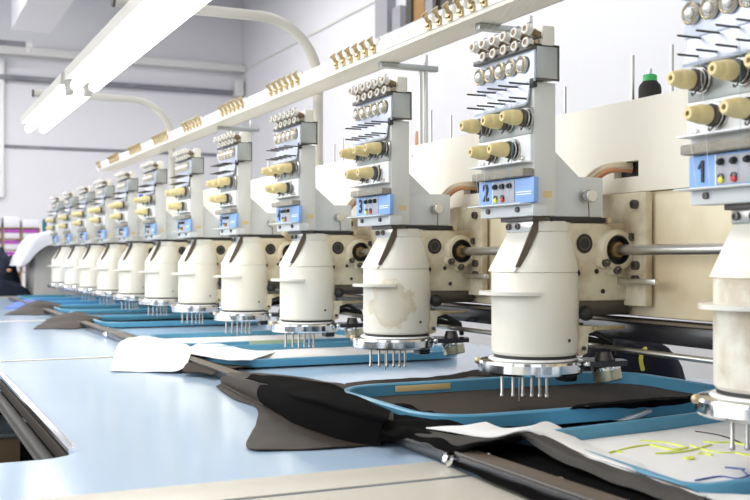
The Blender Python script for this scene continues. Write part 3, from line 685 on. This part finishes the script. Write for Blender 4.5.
for n in (1,2,4,5,7,8,9,10,11,12):
    x0, x1 = (.556,1.07)
    y0, y1 = yn(n)-.085, yn(n)+.235
    
    h = hoop_ring(x0,x1,y0,y1,.075 if n > 1 else .03,.010,TZ+.0085 if n < 3 else TZ+.004,HT if n < 3 else TZ+.0185).build('embroidery_hoop','hoop',
        label=hl.get(n,f'{words[n-1]} blue hoop along the row, partly hidden under the far heads'),cat='hoop',group='blue embroidery hoops')
    if n == 1:
        for v in h.data.vertices: v.co = fronthoop(v.co, x0, x1, y0, y1)
    if n == 5: MB().box((.730,y0-.0008,TZ+.0045),(.865,y0+.0105,TZ+.0191),.0005).build('tape','green_tape',h,label='green tape')
    if n == 2: MB().box((.66,y1-.0112,TZ+.014),(.75,y1-.0098,HT-.004),.0003).build('tape','ochre',h)
    # stretched fabric inside the hoop, lying on the table
    P = []
    xa, xb, ya, yb = x0+.011, x1-.011, y0+.011, y1-.011
    rr = .066 if n > 1 else .022
    for i in range(29):
        row = []
        for j in range(29):
            x = xa+(xb-xa)*j/28; y = ya+(yb-ya)*i/28
            # keep to the rounded corners
            cx = min(max(x,xa+rr),xb-rr); cy = min(max(y,ya+rr),yb-rr); dv = Vector((x-cx,y-cy))
            if abs(x-cx) > 0 and abs(y-cy) > 0 and dv.length > rr: dv = dv.normalized()*rr
            row.append((cx+dv.x, cy+dv.y, TZ+.0095+.0012*noise.noise(Vector((x*14+n,y*14,n)))))
        P.append(row)
    if n > 2: P = [[(q[0],q[1],q[2]-.0035) for q in r] for r in P]
    if n == 1: P = [[fronthoop(Vector(q),x0,x1,y0,y1) for q in r] for r in P]
    cname = {'white_cloth':'white','brown_cloth':'dark brown','black_cloth':'black','blue_cloth':'royal blue'}[fabric[n]]
    fb = MB().grid(P,.0012).build('hooped_fabric',fabric[n],label={1:'white fabric with lime embroidery stretched in the front hoop',2:'dark brown fabric stretched in the hoop under head two'}.get(n,f'{cname} fabric in the {words[n-1]} hoop of the row'),cat='fabric',group='fabrics stretched in the hoops')
    ht[n] = fb
# lime and blue stitching on the white fabric
fb = ht[1]; zf = TZ+.0105
def stitch(pts, w, m, nm='stitching'):
    pts = [at(u,v,-.2045) for u, v in pts]
    c = catmull(pts,6); P = []
    for i, p in enumerate(c):
        d = (c[min(i+1,len(c)-1)]-c[max(i-1,0)]); d = Vector((-d.y,d.x,0)).normalized() if d.length else Vector((0,1,0))
        ww = .55*w*(.55+.45*math.sin(math.pi*i/(len(c)-1)))
        P.append([(p+d*ww+Vector((0,0,.0004))), (p-d*ww+Vector((0,0,.0004)))])
    MB().grid(P,.0016).build(nm,m,fb)
for pts, w in (([(608,453),(615,451),(622,452)],.003),([(650,444),(662,447),(675,449),(688,447)],.004),([(684,457),(690,458),(692,456)],.005),([(697,453),(705,453),(712,455)],.003),
               ([(703,441),(715,442),(730,442),(745,444)],.003),([(736,452),(750,455),(765,454)],.004),([(655,453),(670,452),(690,450),(712,444)],.0018),([(600,456),(612,452),(630,447),(650,444)],.0016),([(690,444),(700,448),(720,452),(736,452)],.0012),([(640,440),(665,442),(684,446)],.0014)):
    stitch(pts,w,'lime')
for pts, w in (([(725,467),(735,468),(745,469)],.0025),([(695,480),(720,476),(740,478),(760,470)],.0012),([(742,470),(748,476),(745,482)],.0012)):
    stitch(pts,w,'ink_blue')
stitch([(695,431),(715,434),(730,438),(742,443)],.0007,'dark_cloth')

# ------------------------------------------------------------------ cloths lying over rail and table
def cloth(name, rows, m, label, cat='cloth', n=7, wr=.0015, ws=40, seed=1, thick=.0012, group=None, lift=0):
    R = [[at(*p)+Vector((0,0,lift)) for p in r] for r in rows]
    P = cloth_rows(R,n,wr,ws,seed,floor=TZ+.0022)
    return MB().grid(P,thick).build(name,m,label=label,cat=cat,group=group,angle=60)
# big dark cloth over the rail
def rolled(E, C, T, Fp):
    e, c, t, f = at(*E,-.2075), at(*C,-.2075), at(*T), at(*Fp)
    out = Vector((t.x-c.x, t.y-c.y, 0)); k = t.z-c.z
    return [e, e.lerp(c,.6), c, c+Vector((0,0,.45*k))-out*.12, c+out*.3+Vector((0,0,.9*k)), t+Vector((0,0,.001)), t.lerp(f,.5)+Vector((0,0,.004)), f]
RR = [rolled(*q) for q in (
 ((216,386),(221,383),(226,376,-.193),(234,373,-.197)), ((233,398),(240,394),(250,380,-.184),(262,373,-.196)),
 ((256,407),(262,404),(272,386,-.179),(290,376,-.196)), ((256,424),(276,413),(286,391,-.177),(315,379.5,-.196)),
 ((247,447),(294,422),(304,398,-.176),(342,384,-.196)), ((288,449),(322,431),(334,406,-.176),(354,395,-.197)),
 ((338,447),(354,438),(364,413,-.178),(379,404,-.197)), ((384,443),(386,441.5),(393,420,-.184),(394,413,-.198)))]
P = cloth_rows(RR,7,.0022,26,3,floor=TZ+.0022)
dcl = MB().grid(P,.0012).build('dark_cloth','dark_cloth',label='large dark brown satin cloth draped over the front rail',cat='cloth',angle=60)
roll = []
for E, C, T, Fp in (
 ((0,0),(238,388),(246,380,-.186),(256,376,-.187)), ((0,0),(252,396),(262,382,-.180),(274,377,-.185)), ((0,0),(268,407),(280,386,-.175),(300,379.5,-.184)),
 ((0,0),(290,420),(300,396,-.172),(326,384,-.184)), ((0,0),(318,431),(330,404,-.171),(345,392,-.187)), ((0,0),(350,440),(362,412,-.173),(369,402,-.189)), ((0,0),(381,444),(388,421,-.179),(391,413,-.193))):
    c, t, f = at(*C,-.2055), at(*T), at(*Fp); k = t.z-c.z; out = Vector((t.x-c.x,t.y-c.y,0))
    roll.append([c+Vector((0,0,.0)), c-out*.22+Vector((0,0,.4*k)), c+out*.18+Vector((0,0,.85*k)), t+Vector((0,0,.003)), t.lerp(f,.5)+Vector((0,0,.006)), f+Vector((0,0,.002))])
MB().grid(cloth_rows(roll,7,.003,24,6,floor=TZ+.003),.0012).build('fold_shade','black_cloth',dcl,label='shaded side of the fold, laid on as a black layer',angle=60)  # black layer over the brown fold paints in its shaded side
# black gathered cloth between rail and hoops
cloth('black_backing',[
 [(376,443,-.197),(379,436,-.188),(383,427,-.183),(389,417,-.190),(394,410,-.199)],
 [(390,441,-.195),(392,434,-.189),(390,424,-.188),(393,412,-.193),(397,404,-.200)],
 [(414,437,-.190),(416,431,-.186),(418,424,-.186),(420,414,-.190),(423,410,-.2)],
 [(440,447,-.190),(442,438,-.186),(444,431,-.190),(447,422,-.192),(450,417,-.2)],
 [(460,451,-.192),(466,444,-.186),(470,437,-.190),(474,427,-.196),(478,420,-.2)],
 [(486,447,-.188),(492,443,-.184),(498,437,-.190),(503,430,-.197),(510,421,-.203)],
 [(516,441,-.186),(524,435,-.181),(530,438,-.190),(540,430,-.198),(552,421,-.203)]],'black_cloth','black gathered cloth bunched beside the rail in front of the brown hoop',wr=.006,ws=45,seed=9)
cloth('black_sheet',[
 [(452,464,-.2035),(470,454,-.2025),(492,447,-.201),(510,441,-.1995)],
 [(500,484,-.2035),(515,470,-.2025),(528,460,-.201),(545,449,-.1995)],
 [(560,508,-.2035),(568,492,-.2025),(580,480,-.201),(594,468,-.1995)],
 [(640,545,-.2035),(645,525,-.2025),(652,505,-.201),(664,490,-.1995)],
 [(720,590,-.2035),(724,560,-.2025),(730,530,-.201),(740,512,-.1995)]],'black_cloth','flat black sheet lying between the rail and the white fabric',wr=.0025,ws=50,seed=4)
cloth('grey_backing',[
 [(404,434,-.190),(406,431,-.187),(409,428,-.186)],
 [(436,441,-.190),(438,436,-.185),(440,432,-.184)],
 [(458,448,-.191),(463,442,-.185),(468,436,-.184)],
 [(486,444,-.187),(490,440,-.182),(494,436,-.182)],
 [(520,437,-.183),(523,433,-.178),(528,430,-.180)],
 [(541,449,-.189),(546,443,-.183),(550,438,-.184)],
 [(568,464,-.193),(572,457,-.187),(577,451,-.187)],
 [(605,478,-.194),(608,470,-.189),(612,464,-.189)],
 [(650,494,-.194),(653,485,-.189),(657,478,-.189)],
 [(700,512,-.194),(703,503,-.189),(707,495,-.189)]],'grey_cloth','grey wavy hem along the edge of the white fabric',wr=.002,ws=50,seed=11)
cloth('black_cloth',[
 [(556,419,-.203),(560,415,-.196),(565,411,-.190),(572,407.5,-.1835),(580,404,-.198)],
 [(596,416,-.203),(602,411,-.192),(606,407,-.185),(610,403.5,-.180),(616,401,-.197)],
 [(632,413,-.203),(638,408,-.190),(642,403.5,-.183),(646,400.5,-.179),(652,398,-.197)],
 [(668,411,-.203),(674,405,-.190),(678,401,-.183),(682,398,-.180),(690,396,-.197)],
 [(696,409,-.203),(702,404,-.192),(706,400,-.187),(712,397,-.1835),(718,394,-.198)]],'black_cloth','black cloth humped over the near edge of the brown hoop',wr=.002,ws=50,seed=21)
# white spread around the front hoop
cloth('white_spread',[
 [(426,429,-.186),(440,428,-.184),(462,427,-.182),(486,423,-.180)],
 [(462,434,-.183),(476,434,-.183),(492,433,-.182),(505,429,-.184)],
 [(493,438,-.181),(504,436,-.181),(516,433,-.181),(530,427,-.186)],
 [(526,432,-.178),(534,432,-.180),(540,432,-.187),(550,423,-.192)],
 [(548,441,-.186),(556,444,-.1905),(566,443,-.1912),(580,441,-.2035)],
 [(574,453,-.189),(582,456,-.192),(594,456,-.1912),(606,453,-.2035)],
 [(609,466,-.190),(618,469,-.193),(628,468,-.1920),(640,464,-.2035)],
 [(640,476,-.190),(644,479,-.195),(649,479,-.1985),(652,477,-.201)],
 [(670,486,-.190),(674,489,-.195),(679,489,-.1985),(682,487,-.201)],
 [(705,498,-.190),(710,500,-.195),(714,497,-.1985),(718,494,-.202)],
 [(760,515,-.190),(764,512,-.195),(768,505,-.1985),(772,498,-.202)]],'white_cloth','white spread edging the front hoop, its tongue reaching left',wr=.001,ws=40,seed=5,lift=.0015)
cloth('white_spread',[
 [(612,420,-.203),(616,416,-.2015),(620,412,-.206)],
 [(626,419,-.201),(631,414,-.1965),(611,413,-.204)],
 [(640,417,-.201),(647,411,-.193),(653,408,-.204)],
 [(664,414,-.202),(668,410,-.1995),(673,406,-.204)],
 [(690,411,-.201),(698,404,-.193),(704,402,-.204)]],'white_cloth','rumpled white cloth bulging behind the front hoop',wr=.003,ws=40,seed=8)
# brown cloth spilling behind the brown hoop
cloth('brown_cloth',[
 [(346,392,-.200),(344,387,-.200),(346,383,-.204)],
 [(385,386,-.196),(385,382,-.198),(388,379,-.204)],
 [(430,381,-.192),(432,378,-.195),(440,376,-.204)],
 [(478,376,-.192),(482,371,-.195),(492,368,-.204)],
 [(560,375,-.196),(570,368,-.2),(580,362,-.204)],
 [(640,377,-.196),(650,370,-.2),(660,364,-.204)]],'brown_cloth','brown cloth spilling out behind the brown hoop',wr=.002,seed=6)
# white cloth on the rail
cloth('white_cloth',[
 [(110,371,-.2075),(113,360,-.2065),(116,350,-.200),(120,342,-.190),(130,337,-.195)],
 [(128,371,-.2075),(132,362,-.2065),(138,352,-.192),(145,343,-.184),(152,336.5,-.193)],
 [(150,371.5,-.2075),(154,364,-.203),(158,356,-.190),(164,347,-.184),(172,340,-.193)],
 [(172,371,-.2045),(176,366,-.200),(180,359,-.190),(184,352,-.186),(188,346,-.195)],
 [(184,368,-.2),(187,364,-.196),(189,359,-.191),(191,354,-.190),(193,349,-.198)]],'white_cloth','bright white cloth crumpled over the rail beyond the dark satin',wr=.003,ws=30,seed=2)
cloth('white_sheet',[
 [(184,352,-.190),(192,346,-.190),(204,341,-.196)],
 [(205,356,-.189),(214,351,-.1885),(226,345,-.194)],
 [(228,359.5,-.189),(238,355,-.189),(250,350,-.195)],
 [(252,359.5,-.189),(262,356,-.191),(275,352,-.203)]],'white_cloth','thin white sheet trailing from the crumpled cloth to the taped hoop',wr=.001,seed=13)
cloth('brown_cloth',[
 [(182,371,-.200),(186,364,-.194),(194,360,-.2),(204,357,-.206)],
 [(200,372,-.200),(204,367,-.195),(214,363,-.2),(228,360,-.206)],
 [(212,375,-.200),(222,370,-.197),(240,367,-.2),(262,365,-.206)]],'brown_cloth','brown cloth scrap on the rail between white and dark cloth',wr=.002,seed=14)
cloth('dark_cloth',[
 [(33,328.5,-.2075),(40,324,-.200),(50,318,-.190),(60,315,-.195)],
 [(55,328.5,-.2075),(60,323,-.197),(67,316,-.185),(75,312,-.194)],
 [(79,328,-.2065),(82,323,-.197),(85,317,-.187),(90,314,-.196)],
 [(92,324,-.203),(96,321,-.197),(100,318,-.192),(104,317,-.198)]],'dark_cloth','dark cloth over the rail beyond the white one',wr=.004,ws=20,seed=15)
cloth('dark_cloth',[
 [(4,314.5,-.2075),(12,311,-.2),(20,307,-.195),(26,305,-.2)],
 [(22,314.5,-.2075),(28,308,-.19),(34,302,-.175),(38,300,-.19)],
 [(44,314,-.2065),(46,309,-.195),(48,304,-.182),(52,302,-.192)],
 [(58,310,-.203),(60,308,-.198),(62,306,-.194),(66,305,-.198)]],'dark_cloth','farthest dark cloth over the rail, beside blue fabric',wr=.004,ws=18,seed=16)
cloth('blue_cloth',[
 [(5,308,-.2075),(12,304,-.2),(20,300,-.198)],
 [(20,308,-.2075),(25,303,-.195),(30,299,-.195)],
 [(36,306,-.2075),(40,302,-.2),(44,299,-.2)]],'blue_cloth','royal blue cloth at the far end of the table',wr=.003,ws=18,seed=17)
# black garment behind the beam
def heap(name, cx, cy, z0, sx, sy, h, m, label, cat, seed, amp=.25, k=5):
    P = []
    for i in range(33):
        row = []
        for j in range(33):
            a, b = -1+2*i/32, -1+2*j/32
            r = math.sqrt(a*a+b*b)
            q = max(0, 1-(abs(a)**2.4+abs(b)**2.4))
            sc = max(abs(a),abs(b))/(r+1e-6) if r > 0 else 1
            x, y = a*sc, b*sc
            rr = math.sqrt(x*x+y*y)
            z = max(0,1-rr**2.6)**.6*h*(1+amp*noise.noise(Vector((x*k*.4+seed,y*k*.4,seed)))+amp*.5*noise.noise(Vector((x*k+seed,y*k,seed*2))))
            e = 1+.12*noise.noise(Vector((math.atan2(y,x)*1.3+seed,seed,0)))
            row.append((cx+x*sx*e, cy+y*sy*e, z0+z))
        P.append(row)
    return MB().grid(P,.001).build(name,m,label=label,cat=cat,angle=60)
g = heap('black_garment',1.165,1.455,TZ+.0015,.075,.115,.068,'navy_cloth','black folded garment lying behind the crossbeam over the brown hoop','garment',3)
MB().tube(catmull([Vector((1.125,1.365,TZ+.058)),Vector((1.105,1.350,TZ+.051)),Vector((1.098,1.343,TZ+.040)),Vector((1.106,1.348,TZ+.026))],6),.0035,8).build('strap','yellow',g)

# ------------------------------------------------------------------ far end: cabinet, garments, racks
cb = MB().box((.67,5.56,.0),(.98,5.98,zr(.055)),.006).build('control_cabinet','cabinet',label='grey end cabinet of the machine under a white cloth',cat='cabinet')
MB().box((.70,5.555,.80),(.95,5.562,1.02),.002).build('door','cabinet',cb)
def drape(x, y, z): return Vector((x,y,zr(z)))
rows = []
for i, y in enumerate((5.50,5.62,5.78,5.94,6.02)):
    w = .012*math.sin(i*1.9)
    if i == 0: rows.append([drape(.60,y-.012,-.05),drape(.63,y-.014,-.03),drape(.655,y-.016,.0),drape(.685,y-.016,.03),drape(.73,y-.016,.058),drape(.80,y-.016,.062),drape(.89,y-.016,.05),drape(.97,y-.016,.03),drape(1.04,y-.012,.02)])
    rows.append([drape(.585+w,y,-.05),drape(.61+w,y,.0),drape(.635,y,.05),drape(.665,y,.092),drape(.71,y,.118+w*.3),drape(.78,y,.125),drape(.87,y,.105),drape(.95,y,.072),drape(1.03,y,.058)])
MB().grid(cloth_rows(rows,6,.004,14,5),.002).build('white_drape','lavender_cloth',label='white cotton cloth draped over the grey end cabinet',cat='cloth',angle=60)
st = MB().box((-.20,5.55,zr(-.23)),(.655,6.3,zr(-.205)),.003).build('side_table','cabinet',label='low side table under the navy garments',cat='table')
for x, y in ((-.16,5.6),(.61,5.6),(-.16,6.25),(.61,6.25)): MB().box((x-.02,y-.02,0),(x+.02,y+.02,zr(-.23))).build('leg','cabinet',st)
g = heap('navy_garment',.42,5.95,zr(-.204),.235,.24,.235,'navy_wool','upper navy jacket heaped at the far left end','garment',8,.5,7)
heap('navy_garment',.40,5.66,zr(-.204),.26,.085,.085,'navy_wool','folded navy garments at the front of the heap','garment',12,.5,7)
MB().sphere((.562,5.73,zr(-.075)),.013,12,(1,.6,.7)).build('badge','orange',g,label='orange badge')
# rack of boxes
rk = empty('storage_rack',(.96,7.70,0),'open brown rack holding purple-striped boxes at the far left','rack')
PZ = .078; ZT = 1.30
for i in range(5):
    MB().box((-.50,-.004,ZT-PZ*i-.006),(0,.30,ZT-PZ*i)).build('rack_shelf','card',rk)
for x in (-.497,-.372,-.248,-.124,.0):
    MB().box((x-.004,-.006,0),(x+.004,.30,ZT)).build('rack_upright','card',rk)
cw_ = ('right','second from right','third from right','left')
for i in range(5):
    for j in range(4):
        xc = .96-.062-.1243*j; z = ZT-PZ*i+.0008
        hh = (.075+.02*((j*7)%3-1)) if i == 0 else PZ-.013
        pos = ('top','first','second','third','lowest')[i]
        b = MB().box((xc-.053,7.702,z),(xc+.053,7.98,z+hh),.003).build('storage_box','lavender_cloth',
            label=(f'pale box standing on top of the far rack, {cw_[j]} one' if i == 0 else f'white box with purple stripe on the {pos} shelf of the rack, {cw_[j]} column'),cat='box',group='boxes in the far rack')
        if i: MB().box((xc-.051,7.6995,z+hh*.62),(xc+.051,7.7035,z+hh*.98)).build('stripe','purple',b)
t = empty('thread_spool',(.742,5.75,zr(.127)),'teal thread spool standing on the white drape at the far end','thread spool')
MB().lathe([(0,0),(.011,0),(.0115,.003),(.0115,.06),(.009,.068),(0,.07)],seg=20).build('thread_winding','teal',t)
MB().cyl((0,0,.069),(0,0,.083),.003,seg=10).build('pin_tip','steel',t)

# ------------------------------------------------------------------ light
ENV_BANDS, ENV_BASE = 1.35, .22
wd = bpy.data.worlds.new('daylight'); S.world = wd; wd.use_nodes = True
nt = wd.node_tree; bg = nt.nodes['Background']
tc = nt.nodes.new('ShaderNodeTexCoord'); sx = nt.nodes.new('ShaderNodeSeparateXYZ'); nt.links.new(tc.outputs['Generated'], sx.inputs[0])
def mth(op, a, b=None, c=None):
    n = nt.nodes.new('ShaderNodeMath'); n.operation = op
    for k, v in enumerate((a, b, c)):
        if v is None: continue
        if isinstance(v, (int,float)): n.inputs[k].default_value = v
        else: nt.links.new(v, n.inputs[k])
    return n.outputs[0]
az = mth('ARCTAN2', sx.outputs['Y'], sx.outputs['X'])
bars = mth('SINE', mth('MULTIPLY', az, 9.0))
def ramp(v, a, b):
    n = nt.nodes.new('ShaderNodeMapRange'); n.interpolation_type = 'SMOOTHSTEP'
    n.inputs['From Min'].default_value = a; n.inputs['From Max'].default_value = b
    nt.links.new(v, n.inputs['Value']); return n.outputs[0]
env_bands = mth('MULTIPLY', ramp(bars,-.35,-.15), mth('MULTIPLY', ramp(sx.outputs['Z'],.03,.06), ramp(sx.outputs['Z'],.75,.68)))  # invented window bands, added to the sky for contrasty metal reflections
bg.inputs['Color'].default_value = (.95,.97,1.0,1)
nt.links.new(mth('MULTIPLY_ADD', env_bands, ENV_BANDS, ENV_BASE), bg.inputs['Strength'])
def area(name, loc, rot, sx, sy, power, col=(1,1,1)):
    l = bpy.data.lights.new(name,'AREA'); l.shape = 'RECTANGLE'; l.size = sx; l.size_y = sy; l.energy = power; l.color = col
    o = bpy.data.objects.new(name,l); COL.objects.link(o); o.location = loc; o.rotation_euler = rot; return o
area('overhead_fill',(-.6,2.6,3.3),(0,0,0),.5,4.0,60,(1,.97,.92))  # unseen area light added overhead to fill the room
area('overhead_fill',(1.9,4.5,3.3),(0,0,0),.4,5.0,35,(1,.98,.95))  # another unseen overhead fill, added along the partition side
area('overhead_fill',(.3,6.8,3.3),(0,0,0),3.0,.5,90,(1,.98,.96))  # added overhead to brighten the far wall, no fixture behind it
area('window_light',(-3.6,3.0,2.1),(0,math.radians(-80),0),2.2,6.0,160,(.95,.98,1.0))

# ------------------------------------------------------------------ camera
c = bpy.data.cameras.new('camera'); co = bpy.data.objects.new('camera',c); COL.objects.link(co)
co.location = (0,0,EYE); co.rotation_euler = (math.pi/2,0,-A)
c.sensor_width = 36; c.lens = F/750*36; c.shift_y = 6/750; c.clip_start = .02; c.clip_end = 60
c.dof.use_dof = True; c.dof.focus_distance = 1.5; c.dof.aperture_fstop = 11
S.camera = co
S.view_settings.view_transform = 'Standard'; S.view_settings.look = 'None'; S.view_settings.gamma = 1.0
S.view_settings.exposure = 0.0; S.view_settings.use_curve_mapping = False
